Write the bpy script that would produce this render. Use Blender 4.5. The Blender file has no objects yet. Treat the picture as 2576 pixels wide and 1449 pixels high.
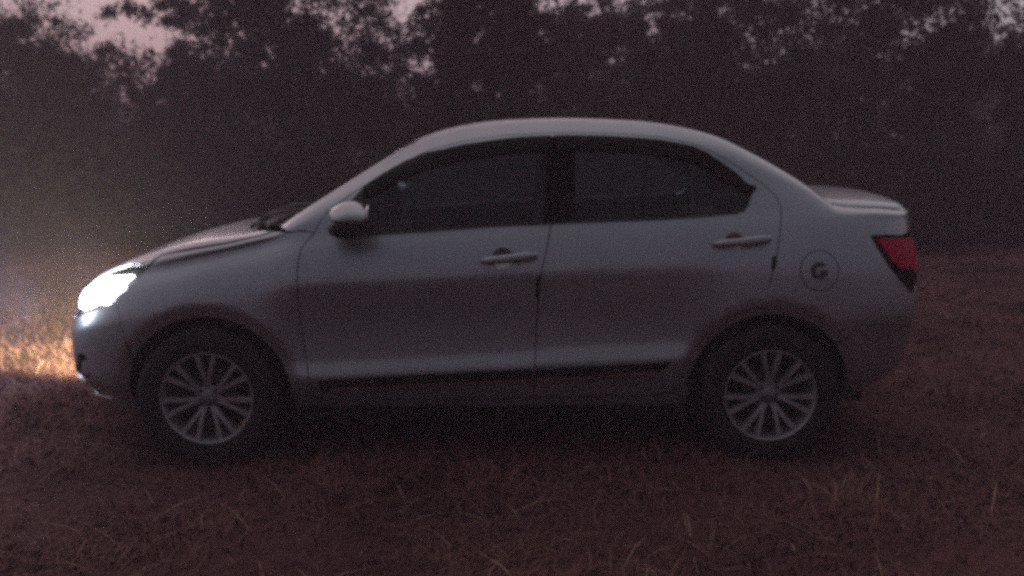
import bpy, math, random
import numpy as np
from mathutils import Vector, Matrix
from mathutils.geometry import delaunay_2d_cdt
random.seed(7); rng = np.random.default_rng(7)
R = math.radians
C = bpy.context.scene.collection
sc = bpy.context.scene

# ------------------------------------------------------------------ camera
CAM = (.066, -5.09, 1.42); PITCH, YAW, ROLL = .1504, .0082, -.0035
HF = R(54.0); FPX = 1288/math.tan(HF/2)          # focal length for a 2576 px wide picture
Fv = np.array([math.sin(YAW)*math.cos(PITCH), math.cos(YAW)*math.cos(PITCH), -math.sin(PITCH)])
Rv = np.cross(Fv, [0,0,1]); Rv /= np.linalg.norm(Rv); Uv = np.cross(Rv, Fv)
R2 = Rv*math.cos(ROLL)+Uv*math.sin(ROLL); U2 = -Rv*math.sin(ROLL)+Uv*math.cos(ROLL)
cam = bpy.data.cameras.new('camera'); co = bpy.data.objects.new('camera', cam); C.objects.link(co)
co.matrix_world = Matrix(((R2[0],U2[0],-Fv[0],CAM[0]),(R2[1],U2[1],-Fv[1],CAM[1]),(R2[2],U2[2],-Fv[2],CAM[2]),(0,0,0,1)))
cam.sensor_width = 36; cam.angle = HF; cam.clip_end = 1500; cam.clip_start = .05
cam.dof.use_dof = True; cam.dof.focus_distance = 2.3; cam.dof.aperture_fstop = 2.8
sc.camera = co
# ------------------------------------------------------------------ sky, faint sun, exposure
w = bpy.data.worlds.new('World'); sc.world = w; w.use_nodes = True
nt = w.node_tree; nt.nodes.clear()
SUN_EL, SUN_ROT = 1.5, -20
sky = nt.nodes.new('ShaderNodeTexSky'); sky.sky_type = 'NISHITA'; sky.sun_disc = False
sky.sun_elevation = R(SUN_EL); sky.sun_rotation = R(SUN_ROT); sky.air_density = 1.0; sky.dust_density = 3.0; sky.ozone_density = 3.0
tint = nt.nodes.new('ShaderNodeMix'); tint.data_type = 'RGBA'; tint.blend_type = 'MULTIPLY'; tint.inputs[0].default_value = 1
tint.inputs[7].default_value = (1.0, .80, .95, 1)
soft = nt.nodes.new('ShaderNodeMix'); soft.data_type = 'RGBA'; soft.inputs[0].default_value = .93
# even dusk sky: pinkish in the west beyond the trees, greyer overhead and in the east
tcw = nt.nodes.new('ShaderNodeTexCoord'); sep = nt.nodes.new('ShaderNodeSeparateXYZ'); nt.links.new(tcw.outputs['Generated'], sep.inputs[0])
dotn = nt.nodes.new('ShaderNodeVectorMath'); dotn.operation = 'DOT_PRODUCT'; dotn.inputs[1].default_value = (-.35, .75, .55); nt.links.new(tcw.outputs['Generated'], dotn.inputs[0])
rampw = nt.nodes.new('ShaderNodeValToRGB'); mr = nt.nodes.new('ShaderNodeMapRange'); mr.inputs[1].default_value = -1; mr.inputs[2].default_value = 1
nt.links.new(dotn.outputs['Value'], mr.inputs[0]); nt.links.new(mr.outputs[0], rampw.inputs[0])
el = rampw.color_ramp.elements; el[0].position = .0; el[0].color = (.46,.47,.54,1); el[1].position = .40; el[1].color = (.58,.58,.66,1)
for p_, c_ in ((.60,(1.2,1.12,1.24,1)),(.78,(2.6,2.35,2.5,1)),(.90,(2.7,2.15,2.28,1)),(1.,(2.8,2.2,2.3,1))): e_ = el.new(p_); e_.color = c_
nt.links.new(rampw.outputs[0], soft.inputs[7])
bg = nt.nodes.new('ShaderNodeBackground'); bg.inputs[1].default_value = .05
wo = nt.nodes.new('ShaderNodeOutputWorld')
nt.links.new(sky.outputs[0], tint.inputs[6]); nt.links.new(tint.outputs[2], soft.inputs[6]); nt.links.new(soft.outputs[2], bg.inputs[0]); nt.links.new(bg.outputs[0], wo.inputs[0])
sl = bpy.data.lights.new('sun', 'SUN'); sl.energy = .05; sl.angle = R(25); sl.color = (1, .78, .8)
so = bpy.data.objects.new('sun', sl); C.objects.link(so)
so.rotation_euler = (R(90-8), 0, R(180-SUN_ROT*0+20))
sc.view_settings.view_transform = 'Standard'; sc.view_settings.look = 'None'; sc.view_settings.gamma = 1; sc.view_settings.exposure = 2.4
sc.cycles.use_denoising = False; sc.cycles.filter_width = 3.2
sc.cycles.volume_bounces = 1; sc.cycles.max_bounces = 8; sc.cycles.transparent_max_bounces = 16
sc.cycles.volume_step_rate = 4; sc.cycles.sample_clamp_indirect = .4; sc.cycles.sample_clamp_direct = 1.8

# ------------------------------------------------------------------ helpers
def proj(P):
    d = np.asarray(P, float)-np.array(CAM); z = d@Fv
    return np.stack([1288+FPX*(d@R2)/z, 724.5-FPX*(d@U2)/z], -1)
def back(u, v, Y):
    d = Fv*FPX+R2*(u-1288)-U2*(v-724.5); t = (Y-CAM[1])/d[1]
    return np.array(CAM)+d*t
def tag(o, label, cat, group=None, kind=None):
    if label: o['label'] = label
    if cat: o['category'] = cat
    if group: o['group'] = group
    if kind: o['kind'] = kind
    return o
def mesh_obj(name, V, F, mat, parent=None, smooth=False, normals=None):
    me = bpy.data.meshes.new(name); me.from_pydata([tuple(map(float, p)) for p in V], [], F)
    if mat: me.materials.append(mat)
    if smooth or normals is not None: me.polygons.foreach_set('use_smooth', [True]*len(me.polygons))
    me.update()
    if normals is not None: me.normals_split_custom_set_from_vertices([tuple(map(float, n)) for n in normals])
    o = bpy.data.objects.new(name, me); C.objects.link(o)
    if parent: o.parent = parent
    return o
def np_mesh(name, V, faces, mat, parent=None, smooth=False):
    """V (n,3), faces (m,k) of one k"""
    me = bpy.data.meshes.new(name); m, k = faces.shape
    me.vertices.add(len(V)); me.vertices.foreach_set('co', np.ascontiguousarray(V, dtype=np.float32).ravel())
    me.loops.add(m*k); me.loops.foreach_set('vertex_index', np.ascontiguousarray(faces, dtype=np.int32).ravel())
    me.polygons.add(m); me.polygons.foreach_set('loop_start', np.arange(0, m*k, k, dtype=np.int32))
    if smooth: me.polygons.foreach_set('use_smooth', np.ones(m, dtype=bool))
    me.update(calc_edges=True); me.materials.append(mat)
    o = bpy.data.objects.new(name, me); C.objects.link(o)
    if parent: o.parent = parent
    return o
def empty(name, loc, parent=None):
    o = bpy.data.objects.new(name, None); C.objects.link(o); o.location = loc
    if parent: o.parent = parent
    return o
def mat(name, col, rough=.6, metal=0, coat=0, noise=0, scale=8, spec=.5, bump=0, emis=None, es=0):
    m = bpy.data.materials.new(name); m.use_nodes = True; t = m.node_tree; b = t.nodes['Principled BSDF']
    b.inputs['Roughness'].default_value = rough; b.inputs['Metallic'].default_value = metal
    b.inputs['Coat Weight'].default_value = coat; b.inputs['Coat Roughness'].default_value = .12
    b.inputs['Specular IOR Level'].default_value = spec
    b.inputs['Base Color'].default_value = (*col, 1)
    if noise or bump:
        tc = t.nodes.new('ShaderNodeTexCoord'); n = t.nodes.new('ShaderNodeTexNoise'); n.inputs['Scale'].default_value = scale; n.inputs['Detail'].default_value = 6
        t.links.new(tc.outputs['Object'], n.inputs['Vector'])
        if noise:
            r = t.nodes.new('ShaderNodeValToRGB'); r.color_ramp.elements[0].position = .3; r.color_ramp.elements[1].position = .7
            r.color_ramp.elements[0].color = tuple(c*(1-noise) for c in col)+(1,); r.color_ramp.elements[1].color = tuple(min(1, c*(1+noise)) for c in col)+(1,)
            t.links.new(n.outputs[0], r.inputs[0]); t.links.new(r.outputs[0], b.inputs['Base Color'])
        if bump:
            bp = t.nodes.new('ShaderNodeBump'); bp.inputs['Strength'].default_value = bump; bp.inputs['Distance'].default_value = .02
            t.links.new(n.outputs[0], bp.inputs['Height']); t.links.new(bp.outputs[0], b.inputs['Normal'])
    if emis: b.inputs['Emission Color'].default_value = (*emis, 1); b.inputs['Emission Strength'].default_value = es
    return m
M = dict(
    paint=mat('silver_paint', (.285,.315,.34), .38, .75, .8, .06, 3),
    black=mat('black_plastic', (.012,.012,.013), .45, 0, 0, .2, 20),
    gloss=mat('gloss_black', (.008,.008,.009), .12, 0, .4),
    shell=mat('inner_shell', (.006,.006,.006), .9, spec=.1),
    rubber=mat('tyre_rubber', (.014,.013,.013), .8, 0, 0, .3, 30, spec=.25),
    alloy=mat('machined_alloy', (.30,.30,.31), .5, .7, 0, .05, 12),
    chrome=mat('chrome', (.75,.75,.77), .12, 1),
    red=mat('red_lens', (.36,.006,.04), .5, 0, 0, .1, 60, spec=.15), mark=mat('blue_grey_print', (.035,.035,.045), .7), hub=mat('hub_grey', (.16,.16,.17), .5, .5),
    seat=mat('seat_fabric', (.05,.045,.045), .9, noise=.2, scale=40),
    bark=mat('bark', (.05,.038,.03), .9, noise=.4, scale=12, bump=.5),
)
def glass_mat(name, tr, tintc, refl=1):
    m = bpy.data.materials.new(name); m.use_nodes = True; t = m.node_tree; t.nodes.clear()
    out = t.nodes.new('ShaderNodeOutputMaterial'); mx = t.nodes.new('ShaderNodeMixShader'); g = t.nodes.new('ShaderNodeBsdfGlossy'); tr_ = t.nodes.new('ShaderNodeBsdfTransparent'); fr = t.nodes.new('ShaderNodeFresnel')
    g.inputs['Roughness'].default_value = .06; g.inputs['Color'].default_value = (.9*refl,.9*refl,.95*refl,1); tr_.inputs['Color'].default_value = tuple(c*tr for c in tintc)+(1,); fr.inputs[0].default_value = 1.5
    t.links.new(fr.outputs[0], mx.inputs[0]); t.links.new(tr_.outputs[0], mx.inputs[1]); t.links.new(g.outputs[0], mx.inputs[2]); t.links.new(mx.outputs[0], out.inputs[0])
    return m
M['glass'] = glass_mat('tinted_glass', .62, (.85,.95,1)); M['visor'] = glass_mat('smoked_visor', .12, (1,.9,.95), .45); M['lens'] = glass_mat('clear_lens', .95, (1,1,1))
M['lit'] = mat('lit_reflector', (.9,.9,.9), .3, emis=(.93,.96,1), es=14)
M['foglit'] = mat('lit_fog_bulb', (.9,.8,.6), .3, emis=(1,.66,.34), es=6)

def box_vf(c, s):
    x, y, z = c; a, b, d = s[0]/2, s[1]/2, s[2]/2
    V = [(x+i*a, y+j*b, z+k*d) for i in (-1,1) for j in (-1,1) for k in (-1,1)]
    return V, [(0,1,3,2),(4,6,7,5),(0,4,5,1),(2,3,7,6),(0,2,6,4),(1,5,7,3)]
def rbox(name, c, s, m, parent=None, bev=.01, seg=3):
    import bmesh
    bm = bmesh.new(); V, F = box_vf(c, s); vs = [bm.verts.new(p) for p in V]
    for f in F: bm.faces.new([vs[i] for i in f])
    bmesh.ops.recalc_face_normals(bm, faces=bm.faces)
    bmesh.ops.bevel(bm, geom=bm.edges[:], offset=bev, segments=seg, affect='EDGES', profile=.6)
    me = bpy.data.meshes.new(name); bm.to_mesh(me); bm.free(); me.materials.append(m)
    me.polygons.foreach_set('use_smooth', [True]*len(me.polygons))
    o = bpy.data.objects.new(name, me); C.objects.link(o)
    if parent: o.parent = parent
    return o
def tube(pts, rads, n=8):
    """tapered tube through pts -> V, F"""
    V, F = [], []; P = [Vector(p) for p in pts]
    for i, p in enumerate(P):
        d = (P[min(i+1, len(P)-1)]-P[max(i-1, 0)]).normalized()
        a = d.orthogonal().normalized(); b = d.cross(a)
        if i and (a.dot(pa) < 0 or True):
            a = (pa-d*pa.dot(d)).normalized(); b = d.cross(a)
        pa = a
        for k in range(n):
            t = 2*math.pi*k/n; V.append(tuple(p+(a*math.cos(t)+b*math.sin(t))*rads[i]))
    for i in range(len(P)-1):
        for k in range(n):
            F.append((i*n+k, i*n+(k+1) % n, (i+1)*n+(k+1) % n, (i+1)*n+k))
    F.append(tuple(range(n))[::-1]); F.append(tuple(range((len(P)-1)*n, len(P)*n)))
    return V, F
def merge(parts):
    V, F = [], []
    for v, f in parts:
        o = len(V); V += list(v); F += [tuple(i+o for i in q) for q in f]
    return V, F
def lathe(prof, n=48, close=False):
    """profile of (r, y) revolved round the Y axis"""
    V, F = [], []
    for r, y in prof:
        for k in range(n):
            t = 2*math.pi*k/n; V.append((r*math.cos(t), y, r*math.sin(t)))
    m = len(prof)
    for i in range(m-1 if not close else m):
        j = (i+1) % m
        for k in range(n): F.append((i*n+k, j*n+k, j*n+(k+1) % n, i*n+(k+1) % n))
    return V, F

# ------------------------------------------------------------------ ground
gm = bpy.data.materials.new('dry_soil'); gm.use_nodes = True; t = gm.node_tree; b = t.nodes['Principled BSDF']; b.inputs['Roughness'].default_value = .95; b.inputs['Specular IOR Level'].default_value = .1
tc = t.nodes.new('ShaderNodeTexCoord'); n1 = t.nodes.new('ShaderNodeTexNoise'); n1.inputs['Scale'].default_value = 1.3; n1.inputs['Detail'].default_value = 8; n1.inputs['Roughness'].default_value = .7
cr = t.nodes.new('ShaderNodeValToRGB'); cr.color_ramp.elements[0].position = .35; cr.color_ramp.elements[1].position = .68; cr.color_ramp.elements[0].color = (.045,.019,.019,1); cr.color_ramp.elements[1].color = (.095,.044,.042,1)
t.links.new(tc.outputs['Object'], n1.inputs['Vector']); t.links.new(n1.outputs[0], cr.inputs[0]); t.links.new(cr.outputs[0], b.inputs['Base Color'])
def gz(x, y):
    return .018*np.sin(x*1.7+.6)*np.cos(y*1.3)+.012*np.sin(x*4.1+y*2.2)+.007*np.sin(x*9+1.3*y)*np.cos(7*y)-.002
ax = np.concatenate([[-260,-120,-60,-32,-20,-14], np.arange(-11, 11.01, .14), [14,20,32,60,120,260]])
ay = np.concatenate([[-260,-120,-50,-20,-10,-7], np.arange(-5.5, 14.01, .14), [17,22,32,60,120,260]])
gx, gy = np.meshgrid(ax, ay, indexing='ij'); gzv = gz(gx, gy)*np.clip(1.4-np.maximum(abs(gx)/20, abs(gy)/20), 0, 1)
idx = np.arange(gx.size).reshape(gx.shape)
q = np.stack([idx[:-1,:-1], idx[1:,:-1], idx[1:,1:], idx[:-1,1:]], -1).reshape(-1, 4)
g = np_mesh('ground', np.stack([gx, gy, gzv], -1).reshape(-1, 3), q, gm, smooth=True); g['kind'] = 'structure'

# grass: short matted dry blades, one mass
def leafmat(name, cols, rough=.8, trans=.0, rnd=True):
    m = bpy.data.materials.new(name); m.use_nodes = True; t = m.node_tree; b = t.nodes['Principled BSDF']
    b.inputs['Roughness'].default_value = rough; b.inputs['Specular IOR Level'].default_value = .15
    ge = t.nodes.new('ShaderNodeNewGeometry'); r = t.nodes.new('ShaderNodeValToRGB')
    while len(r.color_ramp.elements) < len(cols): r.color_ramp.elements.new(.5)
    for i, c in enumerate(cols): r.color_ramp.elements[i].position = i/(len(cols)-1); r.color_ramp.elements[i].color = (*c, 1)
    t.links.new(ge.outputs['Random Per Island'], r.inputs[0]); t.links.new(r.outputs[0], b.inputs['Base Color'])
    return m
M['grass'] = leafmat('dry_grass_blades', [(.09,.040,.036), (.11,.050,.045), (.13,.062,.054), (.10,.047,.042), (.165,.088,.072)])
_t = M['grass'].node_tree; _b = _t.nodes['Principled BSDF']; _r = _b.inputs['Base Color'].links[0].from_socket
_n = _t.nodes.new('ShaderNodeTexNoise'); _n.inputs['Scale'].default_value = .9; _n.inputs['Detail'].default_value = 5; _c = _t.nodes.new('ShaderNodeTexCoord'); _t.links.new(_c.outputs['Object'], _n.inputs['Vector'])
_m = _t.nodes.new('ShaderNodeMapRange'); _m.inputs[1].default_value = .35; _m.inputs[2].default_value = .65; _m.inputs[3].default_value = .6; _m.inputs[4].default_value = 1.45; _t.links.new(_n.outputs[0], _m.inputs[0])
_x = _t.nodes.new('ShaderNodeMix'); _x.data_type = 'RGBA'; _x.blend_type = 'MULTIPLY'; _x.inputs[0].default_value = 1; _t.links.new(_r, _x.inputs[6]); _t.links.new(_m.outputs[0], _x.inputs[7]); _t.links.new(_x.outputs[2], _b.inputs['Base Color'])
M['straw'] = leafmat('pale_straw', [(.24,.15,.12), (.34,.23,.18)])
def blades(name, N, xr, yr, hl, wd, lean, m, seed):
    g = np.random.default_rng(seed)
    x = g.uniform(*xr, N); y = yr[0]+(yr[1]-yr[0])*g.random(N)**1.5
    cl = np.sin(x*2.3+1.1*np.sin(y*1.9))*np.cos(y*2.9+.8*np.sin(x*3.1)); keep = g.random(N) < .62+.38*cl
    x, y = x[keep], y[keep]; N = len(x)
    z = gz(x, y)-.006; a = g.uniform(0, 2*math.pi, N); L = g.uniform(*hl, N)*(1+.25*cl[keep]); ln = g.uniform(*lean, N); wdt = g.uniform(*wd, N)*(1+np.clip((y+2)*.12, 0, 2))
    dx, dy = np.cos(a), np.sin(a); px, py = -dy, dx
    b0 = np.stack([x, y, z], -1); d1 = np.stack([dx*ln*.45, dy*ln*.45, np.sqrt(np.clip(1-ln**2, .02, 1))*.6], -1)*L[:,None]; d2 = np.stack([dx*ln, dy*ln, np.sqrt(np.clip(1-ln**2, .02, 1))*.8], -1)*L[:,None]
    pv = np.stack([px, py, 0*px], -1)*wdt[:,None]/2
    V = np.stack([b0-pv, b0+pv, b0+d1+pv*.8, b0+d1-pv*.8, b0+d2], 1).reshape(-1, 3)
    k = np.arange(N)[:,None]*5
    F = np.concatenate([k+[0,1,2], k+[0,2,3], k+[3,2,4]])
    return np_mesh(name, V, F, m)
gr = blades('grass', 560000, (-8.5, 9), (-3.0, 11.5), (.04,.13), (.004,.009), (.72,.99), M['grass'], 3)
tag(gr, 'short matted dry brown grass covering the whole field', 'grass', kind='stuff')
st = blades('straw_litter', 3500, (-4, 5), (-2.6, 5), (.06,.28), (.003,.006), (.93,.998), M['straw'], 5)
tag(st, 'long pale straws lying loose over the trampled grass', 'straw', kind='stuff')

#CAR_BEGIN
# ------------------------------------------------------------------ the car body surface
def pchip(xs, ys, x):
    xs = np.asarray(xs, float); ys = np.asarray(ys, float); x = np.clip(x, xs[0], xs[-1]); h = np.diff(xs); dl = np.diff(ys)/h
    d = np.zeros_like(ys); d[0] = dl[0]; d[-1] = dl[-1]
    for i in range(1, len(xs)-1):
        if dl[i-1]*dl[i] > 0:
            w1 = 2*h[i]+h[i-1]; w2 = h[i]+2*h[i-1]; d[i] = (w1+w2)/(w1/dl[i-1]+w2/dl[i])
    i = np.clip(np.searchsorted(xs, x, side='right')-1, 0, len(xs)-2); t = (x-xs[i])/h[i]
    return ys[i]*(1+2*t)*(1-t)**2+d[i]*h[i]*t*(1-t)**2+ys[i+1]*t*t*(3-2*t)+d[i+1]*h[i]*t*t*(t-1)
XF, XR, TIPF, TIPR, NF, NR = -1.02, 1.10, -2.02, 2.0, 3.4, 3.6
def endtab(x0, tip, n):
    a = np.linspace(0, math.pi/2, 4000); L = abs(tip-x0)
    dx = L*np.sin(a)**(2/n); T = np.cos(a)**(2/n); T[-1] = 0
    s = np.concatenate([[0], np.cumsum(np.hypot(np.diff(dx), .85*np.diff(T)))]); return s, dx, T
TF, TR = endtab(XF, TIPF, NF), endtab(XR, TIPR, NR)
S0, S1 = XF-TF[0][-1], XR+TR[0][-1]
def line(px, Y=None):
    """pixel trace of a body line at a known half width -> x, z (and half width) samples in metres"""
    o = []
    for p in px:
        y = p[2] if len(p) > 2 else Y
        q = back(p[0], p[1], -y); o.append((q[0], q[2], y))
    o.sort(); return np.array(o)
RAIL = line([(343,645,.70),(406,630,.72),(498,614,.735),(571,602,.74),(644,586,.742),(700,571,.735),(726,553,.725),(749,537,.715),(804,503,.69),(859,471,.665),(976,402,.625),(1039,370,.605),(1082,347,.595),(1196,317,.575),(1311,304,.565),(1480,300,.56),(1628,304,.565),(1714,315,.57),(1800,337,.58),(1886,376,.59),(1972,423,.61),(2029,457,.63),(2075,490,.655),(2103,509,.675),(2162,517,.69),(2230,521,.70),(2300,528,.70)])
BELT = line([(343,684),(406,672),(498,650),(571,634),(644,616),(707,601),(790,590),(921,583.5),(1053,575.5),(1253,561),(1476,551),(1628,545),(1771,536),(1872,528),(1960,530),(2085,540),(2162,545),(2300,556)], .79)
TOPC = line([(310,650,0),(396,612,0),(474,583,0),(547,564,0),(600,553,0)], 0)
zc0 = TOPC[-1][1]
# the nose, where the lines turn down and in
RAIL = np.concatenate([[(-2.03,.66,.60),(-1.956,.74,.62),(-1.87,.79,.64),(-1.765,.838,.66),(-1.67,.868,.68)], RAIL]); BELT = np.concatenate([[(-2.03,.62,0),(-1.95,.67,0),(-1.87,.715,0),(-1.765,.765,0),(-1.66,.803,0)], BELT])
TOPC = np.concatenate([[(-2.03,.68,0),(-1.97,.75,0)], TOPC])
rz = lambda x: pchip(RAIL[:,0], RAIL[:,1], x); ry = lambda x: pchip(RAIL[:,0], RAIL[:,2], x); bz = lambda x: pchip(BELT[:,0], BELT[:,1], x)
# centre line of the car from nose to tail: bonnet, windscreen, roof, rear window, boot
tcx = list(TOPC[:,0])+[-.98,-.86,-.70,-.50,-.40,-.25,0,.3,.6,.85,1.05,1.25,1.40,1.5,1.62,1.74,1.86,1.93,1.98,2.03]
tcz = list(TOPC[:,1])+[zc0+.035,zc0+.10,zc0+.205]+[1.335,1.395,1.455,1.503,1.515,1.500,1.462,1.395,1.30,1.22,1.182,1.175,1.170,1.160,1.142,1.112,1.08]
zt = lambda x: np.maximum(pchip(tcx, tcz, x), rz(x)-.01)
# levels: reference half width (doors), (wings), height, share of the belt's rise that the level follows
LV = [(.55,.55,.165,0),(.70,.70,.175,0),(.745,.75,.20,0),(.800,.805,.28,0),(.836,.838,.36,0),(.853,.848,.425,.1),(.838,.853,.495,.2),(.838,.860,.62,.45),(.853,.856,.755,.7),(.858,.850,.81,.8),(.846,.834,.87,.87),(.823,.806,.94,.94),(.795,.772,1.0,1)]
NB = len(LV)
def smooth(a, b, x): t = np.clip((x-a)/(b-a), 0, 1); return t*t*(3-2*t)
def levels(s):
    s = np.asarray(s, float)
    xh = np.where(s < XF, XF-np.interp(XF-s, TF[0], TF[1]), np.where(s > XR, XR+np.interp(s-XR, TR[0], TR[1]), s))
    T = np.where(s < XF, np.interp(XF-s, TF[0], TF[2]), np.where(s > XR, np.interp(s-XR, TR[0], TR[2]), 1.))
    b = bz(xh); r = rz(xh); y_r = ry(xh); c = zt(xh)
    wg = 1-smooth(-1.0, -.80, xh)*(1-smooth(.75, 1.1, xh)); rise = (xh+.1)*.038*(abs(xh) < 3)
    P = []
    for k, (yd, yw, z, wk) in enumerate(LV):
        y = yd*(1-wg)+yw*wg-max(0, .62-z)*.16*smooth(1.5, 1.75, xh)-max(0, .50-z)*.10*smooth(-1.5, -1.75, xh); zz = z+(b-1.0)*wk
        if k in (4,5,6): zz = zz+np.clip(rise, -.04, .05)*(.7 if k == 4 else 1)
        if k <= 3: zz = zz+.035*smooth(-1.6,-1.95,xh)+.10*smooth(1.5,1.95,xh)*(k < 3)+.05*smooth(1.5,1.95,xh)*(k == 3)
        P.append([xh, y*T, zz])
    yb = P[-1][1]; zb = P[-1][2]; yr = y_r*np.where(T < 1, T**.9, 1); up = np.clip((r-b)/.35, 0, 1)
    P.append([xh, yb+(yr-yb)*(.5-.05*up)+.016, zb+(r-zb)*(.5+.14*(1-up))])
    P.append([xh, yb+(yr-yb)*(.64+.06*(1-up))+.006, zb+(r-zb)*(.81+.07*(1-up))])
    P.append([xh, yr, r])
    P.append([xh, yr-.055*T, r+(c-r)*(.42+.1*up)+.006*up])
    P.append([xh, yr*.5, r+(c-r)*.87])
    P.append([xh, yr*0, c])
    P = np.array(P)                                   # (K,3,N)
    # how far each level reaches at nose and tail
    tf = np.array([-1.86,-1.89,-1.92,-1.95,-1.965,-1.975,-1.98,-1.985,-1.99,-1.99,-1.985,-1.98,-1.975,-1.97,-1.96,-1.955,-1.95,-1.95,-1.95])
    tr = np.array([1.80,1.86,1.90,1.94,1.975,2.0,2.015,2.025,2.01,2.0,1.995,1.985,1.98,1.975,1.972,1.965,1.965,1.965,1.965])
    kf = ((tf-XF)/(TIPF-XF))[:,None]; kr = ((tr-XR)/(TIPR-XR))[:,None]; x = P[:,0]
    P[:,0] = np.where(x < XF, XF+(x-XF)*(1+(kf-1)*np.clip((XF-x)/.5, 0, 1)), np.where(x > XR, XR+(x-XR)*(1+(kr-1)*np.clip((x-XR)/.5, 0, 1)), x))
    return P
ref = levels(np.array([.1]))[:,:,0]
VK = np.concatenate([[0], np.cumsum(np.linalg.norm(np.diff(ref, axis=0), axis=1))])
KB, KR, KC = NB-1, NB+2, NB+5; VB, VR, VC = VK[KB], VK[KR], VK[KC]; VE = VK[KR+1]
WH = [(-1.225, .305), (1.225, .305)]
def surf(s, v):
    s, v = np.broadcast_arrays(np.asarray(s, float), np.asarray(v, float)); sh = s.shape; s = np.clip(s.ravel(), S0, S1); v = np.clip(v.ravel(), 0, VC)
    P = levels(s); K = len(VK); i = np.clip(np.searchsorted(VK, v, side='right')-1, 0, K-2); n = np.arange(len(s)); h = VK[i+1]-VK[i]; t = (v-VK[i])/h
    def pt(j): return P[np.clip(j, 0, K-1), :, n]
    def tan(j):
        a, b = np.clip(j-1, 0, K-1), np.clip(j+1, 0, K-1); d = (VK[b]-VK[a])[:,None]; m = (pt(b)-pt(a))/d
        m[j == K-1] = m[j == K-1]*[1, 1, 0]; return m
    t_ = t[:,None]; h_ = h[:,None]
    o = pt(i)*(1+2*t_)*(1-t_)**2+tan(i)*h_*t_*(1-t_)**2+pt(i+1)*t_*t_*(3-2*t_)+tan(i+1)*h_*t_*t_*(t_-1)
    for wx, wz in WH:                                  # swollen wheel arch lips
        r = np.hypot(o[:,0]-wx, o[:,2]-wz); o[:,1] -= .030*(1-smooth(.345, .43, r))*(v < VB)*(o[:,2] > .1)
    o[:,1] *= -1                                       # near side is -Y
    return o.reshape(sh+(3,))
def normal(s, v):
    e = 2e-3; a = surf(np.clip(s+e, S0, S1), v)-surf(np.clip(s-e, S0, S1), v); b = surf(s, np.clip(v+e, 0, VC))-surf(s, np.clip(v-e, 0, VC))
    n = np.cross(a, b); L = np.linalg.norm(n, axis=-1, keepdims=True); n = n/np.maximum(L, 1e-12)
    bad = L[...,0] < 1e-10
    if bad.any(): n[bad] = [0, 0, 1]
    return n
# orientation of the normal: outward on the near side is -Y
NS = -1 if normal(np.array(.1), np.array(VK[7]))[1] > 0 else 1
# inverse look-ups
gs = np.linspace(S0, S1, 400); gv = np.linspace(0, VC, 120); GS, GV = np.meshgrid(gs, gv, indexing='ij'); GP = surf(GS, GV); GN = normal(GS, GV)*NS
GPX = proj(GP); facing = ((np.array(CAM)-GP)*GN).sum(-1) > -.02
def inv(T, f, grid, mask):
    """(s, v) of every target in T, by nearest grid point and a few Newton steps, all at once"""
    T = np.asarray(T, float); p = np.zeros((len(T), 2))
    gi = np.flatnonzero(mask.ravel()); G = grid.reshape(-1, grid.shape[-1])[gi]; S_, V_ = GS.ravel()[gi], GV.ravel()[gi]
    for i, t in enumerate(T):
        j = np.argmin(((G-t)**2).sum(-1)); p[i] = S_[j], V_[j]
    e = 1e-4
    for _ in range(10):
        r = f(p[:,0], p[:,1])-T
        J = np.stack([(f(p[:,0]+e, p[:,1])-f(p[:,0]-e, p[:,1]))/(2*e), (f(p[:,0], p[:,1]+e)-f(p[:,0], p[:,1]-e))/(2*e)], -1)
        st_ = np.einsum('nij,nj->ni', np.linalg.pinv(J, rcond=.02), r)
        p = np.clip(p-np.clip(st_, -.03, .03), [S0, 0], [S1, VC])
    return p
PXF = lambda s, v: proj(surf(s, v))
def P_(pts):
    """list of outline points -> (s, v). (u, v) pixel | ('p', x, v) parameter | ('t', x, y) plan view | ('f', y, z) front | ('r', y, z) rear | ('x', x, z) side"""
    o = [None]*len(pts); by = {}
    for i, p in enumerate(pts): by.setdefault(p[0] if isinstance(p[0], str) else 'u', []).append(i)
    for k, ids in by.items():
        if k == 'p': r = [np.array([pts[i][1], pts[i][2]], float) for i in ids]
        elif k == 't': r = inv([(pts[i][1], -pts[i][2]) for i in ids], lambda s, v: surf(s, v)[..., :2], GP[..., :2], GV > VB)
        elif k == 'f': r = inv([(-pts[i][1], pts[i][2]) for i in ids], lambda s, v: surf(s, v)[..., 1:], GP[..., 1:], (GP[...,0] < -1.5) & (GV < VR+.1))
        elif k == 'r': r = inv([(-pts[i][1], pts[i][2]) for i in ids], lambda s, v: surf(s, v)[..., 1:], GP[..., 1:], (GP[...,0] > 1.5) & (GV < VR+.1))
        elif k == 'x': r = inv([(pts[i][1], pts[i][2]) for i in ids], lambda s, v: surf(s, v)[..., ::2], GP[..., ::2], facing & (GV < VE))
        else: r = inv([pts[i] for i in ids], PXF, GPX, facing & (GV < VE+.02))
        for i, q_ in zip(ids, r): o[i] = np.array(q_)
    return o
def dens(pts, step=.03, closed=True):
    o = []; n = len(pts)
    for i in range(n if closed else n-1):
        a, b = pts[i], pts[(i+1) % n]; k = max(1, int(np.linalg.norm(b-a)/step))
        o += [a+(b-a)*j/k for j in range(k)]
    if not closed: o.append(pts[-1])
    return np.array(o)
def inside(poly, p):
    x, y = p[:,0], p[:,1]; c = np.zeros(len(p), bool); n = len(poly); j = n-1
    for i in range(n):
        xi, yi, xj, yj = poly[i][0], poly[i][1], poly[j][0], poly[j][1]
        if yi != yj: c ^= ((yi > y) != (yj > y)) & (x < (xj-xi)*(y-yi)/(yj-yi)+xi)
        j = i
    return c
CAR = None
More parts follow.
